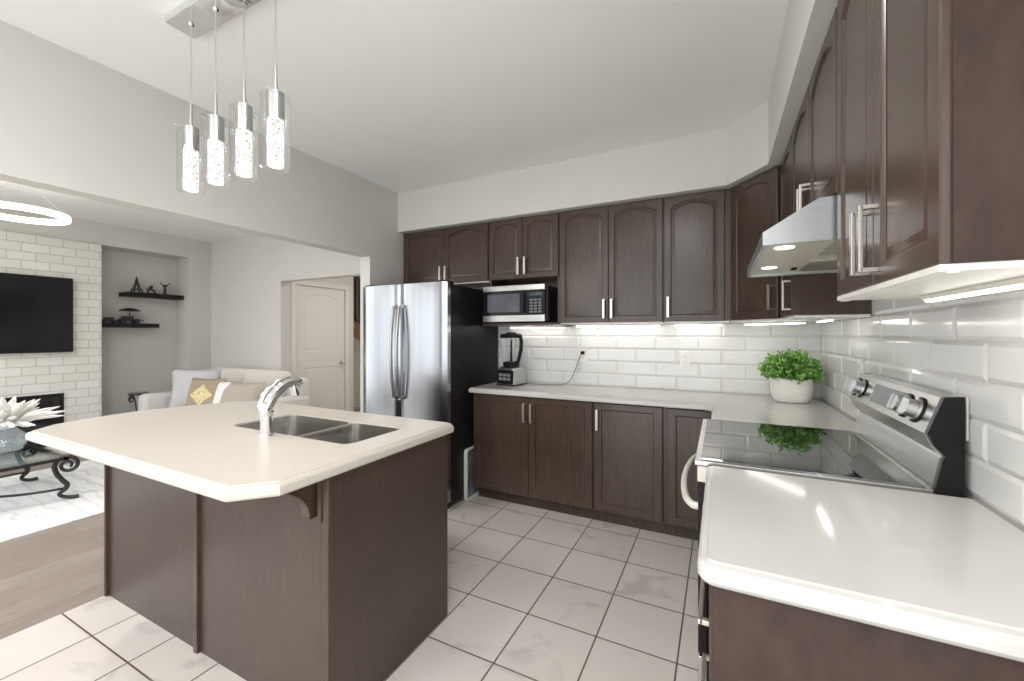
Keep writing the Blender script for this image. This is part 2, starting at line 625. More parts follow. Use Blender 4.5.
# interior door (in the hall)
dr = MB()
panel_door(dr, 0, .83, 1.02, 2.082, .04, .13, .07)
panel_door(dr, 0, .83, .01, 1.02, .04, .13, 0)
door = struct('door_1', dr, M['door'], loc=(OPX0 - .008, 3.769, 0), rz=PI / 2)
dk = MB()
dk.cyl((.765, 0, .97), (.765, -.012, .97), .028)
dk.cyl((.765, -.012, .97), (.765, -.05, .97), .010)
dk.ball((.765, -.06, .97), .028)
dk.build('door_knob', M['satin'], door)
for z in (.25, 1.05, 1.82):
    MB().box(.0, .016, -.006, .0, z, z + .09, .002).build('hinge', M['satin'], door)

# ------------------------------------------------------------------ bevelled metro tiles
def tiles(name, length, z0, rows, x_off, mat_loc, rz):
    """wall of bevelled tiles: local x along the wall, front faces -y"""
    W, Hh, g, t, bv = .321, .1075, .0016, .0085, .012
    gr = MB().box(0, length, -.002, 0, z0, z0 + rows * Hh)
    m = MB()
    for r in range(rows):
        off = x_off + (W / 2 if r % 2 else 0)
        k = math.floor(-off / W) - 1
        while True:
            a, b = off + k * W + g, off + (k + 1) * W - g
            k += 1
            if a >= length:
                break
            a, b = max(a, 0), min(b, length)
            if b - a < .015:
                continue
            c, d = z0 + r * Hh + g, z0 + (r + 1) * Hh - g
            e = min(bv, (b - a) * .3)
            R = lambda q, y: [(a + q, y, c + min(q, bv)), (b - q, y, c + min(q, bv)), (b - q, y, d - min(q, bv)), (a + q, y, d - min(q, bv))]
            m.loops([R(0, -.002), R(0, -.004), R(e, -t)], cap0=False)
    o = struct(name, m, M['tile'], loc=mat_loc, rz=rz, ang=5)
    gr_o = gr.build('grout', M['grout'], o)
    return o


# back wall: a joint of row 4 (counted from the worktop) at X=-1.109
tiles('wall_tile_back', XR + 1.93, CT, 5, (-1.109 + 1.93) - .321 * 8 + .1605, (-1.93, YB, 0), 0)
# right wall: local x runs from the corner towards the camera; joint of row 4 at Y=1.86
tiles('wall_tile_right', YB + .2, CT, 6, (YB - .011 - 1.86) - .321 * 8 + .1605, (XR, YB - .011, 0), -PI / 2)

# ------------------------------------------------------------------ worktops
def inset(poly, d):
    """inset of a counter-clockwise polygon"""
    n, out = len(poly), []
    for i in range(n):
        p0, p1, p2 = Vector(poly[i - 1]), Vector(poly[i]), Vector(poly[(i + 1) % n])
        a, b = (p1 - p0).normalized(), (p2 - p1).normalized()
        na, nb = Vector((-a.y, a.x)), Vector((-b.y, b.x))
        k = 1 + na.dot(nb)
        out.append(tuple(p1 + (na + nb) * (d / max(k, .2))))
    return out


def rounded(poly, rad, n=5):
    """round the listed corners {index: radius} of a polygon"""
    out = []
    N = len(poly)
    for i, p in enumerate(poly):
        r = rad.get(i, 0)
        if not r:
            out.append(p)
            continue
        p0, p1, p2 = Vector(poly[i - 1]), Vector(p), Vector(poly[(i + 1) % N])
        a, b = p1 + (p0 - p1).normalized() * r, p1 + (p2 - p1).normalized() * r
        for k in range(n + 1):
            t = k / n
            out.append(tuple(a * (1 - t) ** 2 + p1 * 2 * t * (1 - t) + b * t ** 2))
    return out


def worktop(poly, zt, th, mat, name, label, holes=(), prof=None):
    prof = prof or [(.020, 0), (.0175, -.0035), (.007, -.0065), (.0015, -.0125), (0, -.019), (0, -.034), (.004, -.041), (.012, -th)]
    mb = MB()
    bm = mb.bm
    rings = [[bm.verts.new((x, y, zt + dz)) for x, y in inset(poly, d)] for d, dz in prof]
    n = len(poly)
    for a, b in zip(rings, rings[1:]):
        for i in range(n):
            bm.faces.new((a[i], a[(i + 1) % n], b[(i + 1) % n], b[i]))
    tops, bots = list(rings[0]), list(rings[-1])
    et = [bm.edges.get((rings[0][i], rings[0][(i + 1) % n])) for i in range(n)]
    eb = [bm.edges.get((rings[-1][i], rings[-1][(i + 1) % n])) for i in range(n)]
    for h in holes:
        ht = [bm.verts.new((x, y, zt)) for x, y in h]
        hb = [bm.verts.new((x, y, zt - th)) for x, y in h]
        k = len(h)
        for i in range(k):
            bm.faces.new((ht[i], ht[(i + 1) % k], hb[(i + 1) % k], hb[i]))
            et.append(bm.edges.get((ht[i], ht[(i + 1) % k])))
            eb.append(bm.edges.get((hb[i], hb[(i + 1) % k])))
    bmesh.ops.triangle_fill(bm, use_beauty=True, edges=et)
    bmesh.ops.triangle_fill(bm, use_beauty=True, edges=eb)
    o = mb.build(name, mat, ang=25)
    return tag(o, label, 'countertop')


ISL = [(-1.29, .70), (-1.19, .805), (-1.19, 1.72), (-1.225, 1.755), (-2.78, 1.755), (-2.90, 1.66), (-3.02, 1.38), (-3.06, 1.20),
       (-3.04, 1.0), (-2.98, .81), (-2.87, .70)]
SKL = [(-2.16, 1.20), (-1.70, 1.20), (-1.70, 1.545), (-2.16, 1.545)]
SKR = [(-1.68, 1.20), (-1.35, 1.20), (-1.35, 1.545), (-1.68, 1.545)]
SKO = [(-2.16, 1.20), (-1.35, 1.20), (-1.35, 1.545), (-2.16, 1.545)]
rr = lambda p, r: rounded(p, {0: r, 1: r, 2: r, 3: r})
worktop(ISL, CT, .045, M['counter_island'], 'island_countertop',
        'cream countertop with clipped corners on the dark kitchen island', holes=[rr(SKO, .05)])
BK = [(XR - .0005, 2.405), (XR - .0005, YB - .0005), (-1.892, YB - .0005), (-1.892, 2.95), (-1.882, 2.94), (-.085, 2.94), (-.045, 2.90), (-.045, 2.405)]
worktop(BK, CT, .042, M['counter'], 'countertop', 'white L-shaped countertop along the back wall under the blender and plant')
PN = rounded([(XR - .0005, .895), (XR - .0005, 1.592), (-.042, 1.592), (-.042, .895)], {2: .02, 3: .04})
PN = [p for p in PN]
worktop(PN, CT, .047, M['counter'], 'countertop', 'glossy white countertop in the right foreground, between camera and stove')

# ------------------------------------------------------------------ cabinets
def pull(parent, x, z0, z1, y=0.0, mat=None, proud=.036, sec=.0085):
    h = MB()
    h.box(x - sec, x + sec, y - proud, y - proud + .009, z0, z1, .0015)
    for z in (z0 + .0, z1 - .009):
        h.box(x - sec, x + sec, y - proud + .004, y, z, z + .009, .001)
    return h.build('handle', mat or M['nickel'], parent)


def upper_cab(label, loc, rz, w, depth, h, doors, rise=.045, fw=.044, T=.02, open_low=0, group=None, filler=0, name='wall_cabinet', mat='cab'):
    """local: x to the right seen from the front, y into the wall, z up; doors in front of y = 0"""
    t = thing(name, label, 'cabinet', loc, rz, group)
    b = MB()
    if open_low:
        z0 = open_low
        b.box(0, w, 0, depth, z0, h)                    # closed upper box
        b.box(0, .018, 0, depth, 0, z0)
        b.box(w - .018, w, 0, depth, 0, z0)
        b.box(.018, w - .018, depth - .012, depth, 0, z0)
        b.box(0, w, -.13, depth, -.022, 0)
    else:
        z0 = 0
        b.box(0, w, 0, depth, .002, h)
    b.build('body', M[mat], t)
    if not open_low:
        MB().box(.004, w - .004, 0, depth, -.010, .002, .001).build('underside', M['white_melamine'], t)
    for i, (x0, x1, hs) in enumerate(doors):
        d = MB()
        panel_door(d, x0 + .0015, x1 - .0015, z0 + .002, h - .004, T, fw if x1 - x0 > .3 else fw * .8, rise, y=-T)
        d = d.build('door', M['cab'], t, ang=20)
        hx = x0 + .03 if hs == 'l' else x1 - .03
        zz = z0 + (.030 if not open_low and h > .6 else .03)
        pull(d, hx, zz, zz + .15 if h > .6 else zz + .13, -T)
    return t


YF = 3.22        # fronts of the carcasses on the back wall (door faces 2 cm nearer)
xs = [-2.815, -2.345, -1.845]
upper_cab('dark wall cabinet with two short arched doors above the fridge', (-2.825, YF, 1.875), 0, .98, YB - YF, UT - 1.875,
          [(.005, .50, 'r'), (.50, .975, 'l')])
upper_cab('dark wall cabinet with two small doors over an open microwave niche', (-1.84, YF, UB), 0, .662, YB - YF - .012, UT - UB,
          [(.004, .331, 'r'), (.331, .658, 'l')], open_low=.385)
upper_cab('tall double-door dark wall cabinet right of the microwave', (-1.176, YF, UB), 0, .805, YB - YF - .012, UT - UB,
          [(.003, .4025, 'r'), (.4025, .802, 'l')])
upper_cab('dark single-door wall cabinet between the double-door cabinet and the corner', (-.369, YF, UB), 0, .435, YB - YF - .012, UT - UB,
          [(.003, .398, 'l')])
# diagonal corner cabinet
XF = .329
p0, p1 = Vector((.068, YF - .002)), Vector((XF + .0, 2.884))
dv = p1 - p0
an = math.atan2(dv.y, dv.x)
dg = thing('corner_cabinet', 'dark diagonal corner wall cabinet above the plant', 'cabinet', (p0.x, p0.y, UB), an)
inv = Matrix.Rotation(-an, 2)
cp = [inv @ (Vector(q) - p0) for q in [(p0.x, p0.y), (p1.x, p1.y), (XR - .014, 2.884), (XR - .014, YB - .014), (p0.x, YB - .014)]]
MB().prism([tuple(q) for q in cp], 'z', .002, UT - UB).build('body', M['cab'], dg)
MB().prism([tuple(q) for q in cp], 'z', -.010, .002).build('underside', M['white_melamine'], dg)
L = dv.length
dd = MB()
panel_door(dd, .018, L - .018, .002, UT - UB - .004, .02, .055, .05, y=-.02)
dd = dd.build('door', M['cab'], dg, ang=20)
pull(dd, L - .05, .055, .205, -.02)
# right wall, facing -X
R9 = -PI / 2
upper_cab('dark single-door wall cabinet on the right wall beyond the range hood', (XF, 2.882, UB), R9, .432, XR - XF - .012, UT - UB,
          [(.004, .428, 'r')], T=.014)
upper_cab('dark double-door wall cabinet directly above the range hood', (XF, 2.448, 1.83), R9, .886, XR - XF - .012, UT - 1.83,
          [(.004, .443, 'r'), (.443, .882, 'l')], T=.014)
upper_cab('glossy dark double-door wall cabinet nearest the camera, upper right', (XF, 1.560, UB + .02), R9, .664, XR - XF - .012, UT - UB - .02,
          [(.004, .336, 'r'), (.336, .660, 'l')], mat='cab_swirl', T=.014)
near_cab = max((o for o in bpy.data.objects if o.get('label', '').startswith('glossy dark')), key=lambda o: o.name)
for x0, x1 in ((.006, .334), (.338, .658)):  # pale strips imitate the worktop's reflection on the door bottom edges
    MB().box(x0, x1, -.014, .004, -.010, .002, .001).box(x0 + .002, x1 - .002, -.006, .012, -.013, -.009, .001).build('edge_reflection', M['white_melamine'], near_cab)


def base_cab(label, loc, rz, w, depth, doors, toe=.11, fw=.055, drawers=False, name='base_cabinet', kick=True, mat='cab'):
    t = thing(name, label, 'cabinet', loc, rz)
    h = CT - .047
    T = .02
    b = MB()
    b.box(0, w, 0, depth, toe, h)
    b.box(0, w, .075, depth, 0, toe)
    b.build('body', M[mat], t)
    for i, (x0, x1, hs) in enumerate(doors):
        if drawers:
            z0, z1 = x0, x1
            d = MB()
            panel_door(d, .003, w - .003, z0, z1, T, .045, 0, y=-T)
            d = d.build('drawer', M['cab'], t, ang=20)
            hh = MB()
            zc = (z0 + z1) / 2
            hh.box(w - .28, w - .02, -T - .022, -T - .013, zc - .0055, zc + .0055, .001)
            for q in (w - .28, w - .031):
                hh.box(q, q + .011, -T - .018, -T, zc - .0055, zc + .0055, .001)
            hh.build('handle', M['nickel'], d)
        else:
            d = MB()
            panel_door(d, x0 + .0015, x1 - .0015, toe + .004, h - .006, T, fw, 0, y=-T, raised=False)
            d = d.build('door', M['cab'], t, ang=20)
            if hs:
                pull(d, x0 + .03 if hs == 'l' else x1 - .03, h - .20, h - .05, -T)
    return t


YD = 2.995
base_cab('dark double-door base cabinet beside the fridge, under the blender', (-1.865, YD, 0), 0, 1.032, YB - YD - .012,
         [(.004, .513, 'r'), (.513, 1.028, 'l')])
base_cab('dark single-door base cabinet left of the corner, handle at its left', (-.831, YD, 0), 0, .486, YB - YD - .012, [(.004, .482, 'l')])
base_cab('dark corner base cabinet partly hidden by the stove', (-.343, YD, 0), 0, .966, YB - YD - .012, [(.02, .33, None)])
base_cab('dark base cabinet hidden behind the stove below the plant', (.0, 2.97, 0), R9, .565, XR - .014, [(.02, .54, 'r')])
pc = base_cab('dark drawer base cabinet under the white countertop in the right foreground', (.0, 1.59, 0), R9, .655, XR - .014,
              [(.12, .40, None), (.41, .68, None), (.69, .90, None)], drawers=True, mat='cab_panel')
MB().box(.655, .673, -.012, XR - .014, 0, CT - .047, .001).build('side_panel', M['cab_swirl'], pc)

# ------------------------------------------------------------------ island
isl = thing('kitchen_island', 'dark wood kitchen island base under the cream countertop', 'island', (-2.0, 1.3, 0))
IX0, IX1, IY0, IY1 = -.93, .783, -.287, .40
BZ = CT - .045
ib = MB()
ip = [(IX0, IY0), (IX1, IY0), (IX1, IY1), (IX0 + .14, IY1), (IX0, IY0 + .35)]
iq = inset(ip, .02)
ib.loops([[(x, y, z) for x, y in p] for p, z in ((iq, 0), (ip, 0), (ip, BZ), (iq, BZ), (iq, 0))], cap0=False, cap1=False)   # hollow: the sink hangs inside
bmesh.ops.remove_doubles(ib.bm, verts=ib.bm.verts, dist=1e-6)
body = ib.build('body', M['cab_panel'], isl)
MB().box(IX1 - .012, IX1 + .004, IY0 - .012, IY1, 0, BZ, .002).build('end_panel', M['cab_panel'], isl)
for x0, x1 in ((IX0 - .012, IX0 + .006), (-.072, -.042), (IX1 - .030, IX1 + .003)):
    MB().box(x0, x1, IY0 - .016, IY0 + .002, 0, BZ, .003).build('trim_strip', M['cab'], isl)
for xa in (.672,):
    P = [(IY0 - .0, BZ), (IY0 - .0, BZ - .155), (IY0 - .035, BZ - .155)]
    for k in range(9):
        a = PI / 2 * k / 8
        P.append((IY0 - .185 + .15 * math.cos(a), BZ - .025 - .13 * (1 - math.sin(a)) + 0))
    P += [(IY0 - .195, BZ - .025), (IY0 - .195, BZ)]
    MB().prism(P, 'x', xa, xa + .045).build('corbel', M['cab'], isl)
MB().prism([(IY0, BZ), (IY0, BZ - .165), (IY0 - .022, BZ - .165), (IY0 - .022, BZ)], 'x', .738, .756).build('bracket', M['cab'], isl)

# sink: two under-mounted bowls
sk = thing('sink', 'double-bowl stainless steel sink set into the island countertop', 'sink', (-1.76, 1.38, CT - .008))
SX, SY, SZ = -1.76, 1.38, CT - .008


def bowl(poly, deep, nm):
    m = MB()
    loc = [(x - SX, y - SY) for x, y in poly]
    z0 = .0
    R = [[(x, y, z0) for x, y in rr(inset(loc, .0015), .05)],
         [(x, y, z0 - deep * .55) for x, y in rr(inset(loc, .006), .05)],
         [(x, y, z0 - deep * .9) for x, y in rr(inset(loc, .014), .05)],
         [(x, y, z0 - deep) for x, y in rr(inset(loc, .045), .04)],
         [(x, y, z0 - deep - .004) for x, y in rr(inset(loc, .12), .02)]]
    m.loops(R, cap0=False)
    b = m.build(nm, M['sink_steel'], sk, ang=50)
    cx, cy = sum(p[0] for p in loc) / 4, sum(p[1] for p in loc) / 4
    d = MB()
    d.lathe([(.001, .0), (.020, -.002), (.036, .002), (.042, .004), (.042, -.003), (.001, -.004)], (cx, cy, -deep + .001), 20)
    d.build('drain', M['chrome'], b)
    return b


bowl(SKL, .17, 'bowl')
bowl(SKR, .17, 'bowl')
MB().box(-1.706 - SX, -1.674 - SX, 1.203 - SY, 1.542 - SY, -.03, -.001, .004).build('divider', M['sink_steel'], sk)

# faucet
FX, FY = -1.785, 1.145
fa = thing('faucet', 'chrome single-lever faucet standing on the island behind the sink', 'faucet', (FX, FY, CT))
m = MB()
m.lathe([(.030, 0), (.031, .004), (.029, .010), (.026, .014), (.0255, .09), (.028, .105), (.026, .12)], n=24)
m.build('body', M['chrome'], fa)
MB().tube(smooth([(0, -.002, .09), (0, 0, .13), (.004, .035, .185), (.010, .085, .222), (.016, .130, .226), (.018, .150, .212)], 4), [.0275, .0275, .028, .0285, .0285, .028, .0275, .027, .0265, .026, .0255, .025, .0245, .024, .024, .024, .024, .0235, .022, .020, .016][:21], 16).build('spout', M['chrome'], fa)
MB().tube([(.015, .118, .215), (.016, .124, .190), (.016, .128, .165), (.016, .128, .160)], [.019, .0195, .018, .012], 14).build('spray_nozzle', M['chrome'], fa)
MB().tube([(-.004, -.012, .10), (-.008, -.020, .135), (-.006, -.004, .185), (.004, .05, .232), (.012, .10, .252)], [.010, .014, .014, .010, .006], 12, 1.2).build('lever', M['chrome'], fa)

# ------------------------------------------------------------------ refrigerator
FRX0, FRX1, FRY, FRZ = -2.830, -1.922, 2.665, 1.815
fr = thing('refrigerator', 'stainless steel french-door refrigerator with black sides', 'refrigerator', (FRX0, FRY, 0))
FW = FRX1 - FRX0
MB().box(.01, FW, .075, YB - FRY - .03, .03, FRZ - .015, .006).build('body', M['black_side'], fr)


def curved_front(x0, x1, z0, z1, bow=.012, n=14):
    """door leaf with a gently bowed front"""
    m = MB()
    front = []
    for i in range(n + 1):
        t = i / n
        e = min(t, 1 - t)
        front.append((x0 + (x1 - x0) * t, .012 - bow * (1 - (2 * t - 1) ** 2) * .8 + (.014 if e < 1e-6 else .0)))
    poly = front + [(x1, .07), (x0, .07)]
    return m.prism(poly, 'z', z0, z1)


md = .432
for x0, x1, hx in ((.0, md - .003, md - .028), (md + .003, FW, md + .034)):
    d = curved_front(x0, x1, .66, FRZ).build('door', M['steel_fridge'], fr, ang=30)
    ps = []
    for i in range(15):
        t = i / 14
        ps.append((hx, .0 - .028 - .034 * math.sin(PI * t), .87 + .76 * t))
    m = MB().tube(ps, .0115, 10, 1.3)
    for t in (ps[0], ps[-1]):
        m.box(hx - .014, hx + .014, t[1] - .004, .012, t[2] - .015, t[2] + .015, .004)
    m.build('handle', M['satin'], d)
d = curved_front(0, FW, .06, .648).build('freezer_drawer', M['steel_fridge'], fr, ang=30)
m = MB().tube([(.1, -.05, .58), (.3, -.07, .58), (.6, -.07, .58), (.8, -.05, .58)], .013, 10)
m.box(.09, .12, -.055, .012, .565, .595, .004)
m.box(.78, .81, -.055, .012, .565, .595, .004)
m.build('handle', M['satin'], d)
MB().box(.03, FW - .02, .05, .09, .0, .055, .004).build('kick_grille', M['black'], fr)
for x in (.02, FW - .10):
    MB().box(x, x + .08, .03, .14, FRZ - .016, FRZ + .014, .004).build('hinge_cover', M['black'], fr)

# ------------------------------------------------------------------ white board leaning in the gap
bd = MB()
prof = rounded([(0, 0), (.24, 0), (.24, .43), (0, .43)], {0: .02, 1: .02, 2: .03, 3: .03})
bd = thing('serving_tray', 'white tray with a grey inside standing on edge between fridge and base cabinet', 'tray', (-1.918, 2.92, .0))
m = MB()
m.loops([[(0, p[0], p[1]) for p in prof], [(.012, p[0], p[1]) for p in prof], [(.030, p[0], p[1]) for p in inset(prof, -.0)],
         [(.030, p[0], p[1]) for p in inset(prof, .012)], [(.014, p[0], p[1]) for p in inset(prof, .018)]])
m.build('rim', M['white_plastic'], bd)
MB().loops([[(.0145, p[0], p[1]) for p in inset(prof, .019)], [(.016, p[0], p[1]) for p in inset(prof, .021)]]).build('inlay', plain('grey_marbled_inlay', lin(120, 122, 128), .5, noise=.5, nscale=14), bd)

# ------------------------------------------------------------------ microwave
mw = thing('microwave', 'stainless steel microwave in the niche left of the tall wall cabinets', 'microwave', (-1.805, 3.04, UB))
MWW, MWH = .565, .30
MB().box(.004, MWW - .004, .035, .44, .012, MWH + .008, .004).build('body', M['steel'], mw)
for x in (.06, MWW - .06):
    for y in (.08, .38):
        MB().cyl((x, y, 0), (x, y, .014), .014, n=12).build('foot', M['black'], mw)
MB().box(0, MWW, .0, .036, .01, .065, .004).build('lower_trim', M['steel'], mw)
MB().box(0, MWW, .0, .036, MWH - .035, MWH + .01, .004).build('upper_trim', M['steel'], mw)
dr = MB().box(0, .405, .004, .036, .066, MWH - .036, .003).build('door', M['black_gloss'], mw)
MB().box(.045, .345, .001, .005, .09, MWH - .06, .001).build('window', plain('microwave_window', (.10, .11, .13), .15, noise=.3, nscale=6), dr)
MB().box(.375, .393, -.022, .006, .08, MWH - .05, .004).build('handle', M['black'], dr)
cpn = MB().box(.408, MWW, .004, .036, .066, MWH - .036, .003).build('control_panel', M['black'], mw)
MB().box(.43, MWW - .02, .002, .005, MWH - .085, MWH - .055, .001).build('display', plain('dim_display', (.02, .05, .06), .2), cpn)
bt = MB()
for r in range(5):
    for c in range(3):
        bt.box(.435 + c * .037, .463 + c * .037, .001, .005, .082 + r * .024, .097 + r * .024, .001)
bt.build('keypad', plain('grey_keys', lin(120, 120, 122), .5), cpn)

# ------------------------------------------------------------------ range hood
hd = thing('range_hood', 'stainless steel under-cabinet range hood above the stove', 'range hood', (.125, 2.445, 1.69))
HL, HD = .865, XR - .125 - .012
prof = [(0, 0), (0, .042), (.135, .128), (HD, .136), (HD, 0), (HD - .012, 0), (HD - .012, .05), (.02, .012), (.012, 0)]
# local: x into the wall (+X), y towards the camera is -Y
sh = MB()
sh.prism([(0, 0), (0, .042), (.150, .134), (HD, .138), (HD, .120), (.150, .118), (.012, .036), (.012, 0)], 'y', -HL + .010, -.010)
for y in (-HL, -.010):
    sh.prism([(0, 0), (0, .042), (.150, .134), (HD, .138), (HD, 0)], 'y', y, y + .010)
sh.box(HD - .01, HD, -HL, 0, 0, .13)
sh.build('shell', M['hood_white'], hd)
MB().box(.012, HD - .01, -HL + .010, -.010, .010, .014).build('bottom_plate', M['cream_plastic'], hd)  # cream colour stands in for steel reflecting the pale worktop
for y in (-.40, -.83):
    MB().box(.20, HD - .05, y, y + .30, .004, .011, .002).build('filter', M['hood_filter'], hd)
for y in (-.245, -.735):
    MB().cyl((.075, y, .0085), (.075, y, .0105), .030, n=24).build('lamp', M['hoodlamp'], hd)
for y in (-.17, -.20):
    MB().box(.165, .185, y - .010, y + .010, .003, .0105, .001).build('switch', M['black'], hd)

# ------------------------------------------------------------------ range (stove)
rg = thing('stove', 'stainless steel electric stove with black glass top between the two white countertops', 'stove', (-.03, 2.40, 0), R9)
RW = .80      # local: x from the far end towards the camera, y into the wall
RD = XR + .03 - .018
MB().box(.002, RW - .002, -.008, RD, .06, CT - .012, .004).build('body', M['black_side'], rg)
MB().box(0.03, RW - .03, .06, RD - .05, 0, .06).build('plinth', M['black'], rg)
ck = MB().box(0, RW, -.050, RD - .07, CT - .014, CT + .004, .003).build('cooktop', M['steel'], rg)
MB().box(.012, RW - .012, -.030, RD - .085, CT + .0035, CT + .0075, .0015).build('glass_top', M['cooktop_glass'], ck)
od = MB().box(.006, RW - .006, -.040, -.009, .27, CT - .075, .005).build('oven_door', M['black_side'], rg)
MB().box(.09, RW - .09, -.043, -.036, .36, .70, .003).build('oven_window', M['black_gloss'], od)
ps = [(x, y - .04, .775) for x, y in ((.05, .0), (.055, -.020), (.12, -.046), (.25, -.062), (.40, -.068), (.55, -.062), (.68, -.046), (.745, -.020), (.75, .0))]
MB().tube(smooth(ps, 3), .0135, 12).build('handle', M['cream_plastic'], od)
MB().box(.006, RW - .006, -.042, -.009, CT - .073, CT - .016, .003).build('front_rail', M['cream_plastic'], rg)
MB().box(.006, RW - .006, -.040, -.009, .07, .262, .005).build('storage_drawer', M['steel'], rg)
# backguard: profile in (y, z); y into the wall
Y0 = .03                               # local y = X + .03
bgp = [(.578, CT + .004), (.595, 1.042), (.60, 1.05), (.578, 1.075), (.562, 1.112), (.598, 1.218), (.640, 1.222), (.640, CT - .01), (.58, CT - .01)]
bgp = [(y - .002, z) for y, z in bgp]
bg = MB().prism(bgp, 'x', .014, RW - .014).build('backguard', M['steel'], rg)
for x in (.002, RW - .014):
    MB().prism([(y + .004, z + .001) for y, z in bgp], 'x', x, x + .012).build('end_cap', M['black_side'], bg)
pv = Vector((.560, 1.112))
pt = Vector((.596, 1.218))
dn = (pt - pv).normalized()
nn = Vector((-dn.y, dn.x))            # outwards (towards the room, up)
fp = Matrix(((1, 0, 0, 0), (0, dn.y, dn.x, pv.x), (0, -dn.x, dn.y, pv.y), (0, 0, 0, 1)))   # local panel frame: x, depth(+y inwards), height
PH = (pt - pv).length
MB().box(.27, .56, -.0025, .004, .022, PH - .018, .001).xform(fp).build('display', plain('grey_display_glass', (.16, .17, .18), .12, noise=.05), bg)
for x in (.060, .135, .600, .690):
    k = MB()
    k.cyl((x, 0, PH * .5), (x, -.010, PH * .5), .036, .034, 24)
    k.cyl((x, -.010, PH * .5), (x, -.034, PH * .5), .029, .026, 24)
    k.box(x - .007, x + .007, -.046, -.03, PH * .5 - .026, PH * .5 + .026, .003)
    k = k.xform(fp).build('knob', M['satin'], bg)
    MB().cyl((x, .001, PH * .5), (x, -.004, PH * .5), .041, .041, 24).xform(fp).build('knob_ring', M['black'], k)

# ------------------------------------------------------------------ outlets
def outlet(label, loc, rz):
    t = thing('outlet', label, 'outlet', loc, rz)
    MB().box(-.038, .038, -.006, 0, -.062, .062, .003).build('cover_plate', M['white_plastic'], t)
    for z in (-.024, .024):
        s = MB().box(-.017, .017, -.0085, -.004, z - .014, z + .014, .003).build('socket', M['white_plastic'], t)
        q = MB()
        for x in (-.006, .006):
            q.box(x - .0012, x + .0012, -.0092, -.0082, z - .004, z + .005)
        q.build('slot', M['black'], s)
    return t


YW = YB - .010
outlet('white outlet on the back wall tiles with the blender plugged in', (-1.075, YW, 1.215), 0)
outlet('white outlet on the back wall tiles left of the plant', (-.245, YW, 1.20), 0)
outlet('white outlet on the right wall tiles beyond the stove knobs', (XR - .010, 2.60, 1.215), R9)
outlet('white outlet on the right wall tiles behind the near end of the stove', (XR - .010, 1.652, 1.16), R9)

# ------------------------------------------------------------------ blender
bl = thing('blender', 'grey and black countertop blender with an empty jar beside the fridge', 'blender', (-1.665, 3.30, CT), math.radians(-8))
m = MB()
for z0, z1, a, b in ((0, .13, .095, .075),):
    R = lambda s, z: [(x, y, z) for x, y in rounded([(-s, -s), (s, -s), (s, s), (-s, s)], {0: .02, 1: .02, 2: .02, 3: .02})]
    m.loops([R(.094, .006), R(.098, .02), R(.090, .12), R(.080, .15), R(.055, .165)])
m.build('motor_base', M['satin'], bl)
MB().box(-.088, .088, -.103, -.085, .012, .135, .01).build('control_panel', M['black'], bl)
kb = MB()
for r in range(2):
    for c in range(3):
        kb.box(-.060 + c * .042, -.026 + c * .042, -.107, -.1, .045 + r * .035, .070 + r * .035, .003)
kb.build('button', plain('grey_buttons', lin(150, 150, 150), .4), bl)
MB().box(-.098, .098, -.098, .098, 0, .012, .006).build('foot', M['black'], bl)
m = MB()
m.lathe([(.052, .165), (.055, .175), (.066, .20), (.080, .40), (.082, .42)], n=24, sq=4)
m.build('jar', M['glass'], bl)
MB().lathe([(.050, .160), (.062, .165), (.064, .20), (.050, .205)], n=24, sq=4).build('jar_collar', M['black'], bl)
MB().cyl((0, 0, .2), (0, 0, .40), .012, .008, 10).build('blade_shaft', M['black'], bl)
MB().lathe([(.084, .415), (.086, .43), (.080, .45), (.04, .455), (.035, .465), (.001, .466)], n=24, sq=4).build('lid', M['black'], bl)
MB().tube([(.070, -.01, .43), (.105, -.015, .425), (.118, -.015, .39), (.112, -.012, .31), (.085, -.01, .22), (.06, -.008, .185)], .014, 10, 1.3).build('jar_handle', M['black'], bl)
# cord from the base to the outlet, in the blender's own frame
mi = (Matrix.Translation(bl.location) @ Matrix.Rotation(bl.rotation_euler.z, 4, 'Z')).inverted()
cpts = [(-1.58, 3.37, .962), (-1.50, 3.38, .956), (-1.42, 3.40, .955), (-1.36, 3.385, .955), (-1.30, 3.40, .955), (-1.23, 3.42, .96), (-1.17, 3.46, .995), (-1.135, 3.50, 1.09), (-1.10, 3.515, 1.20), (-1.078, 3.515, 1.235)]


cord = MB().tube([mi @ p for p in smooth(cpts)], .0035, 8).build('power_cord', plain('grey_cord', lin(96, 96, 96), .5), bl)
pg = MB().box(-1.092, -1.060, 3.505, 3.534, 1.222, 1.250, .005)
pg.xform(mi)
pg.build('plug', M['black'], cord)

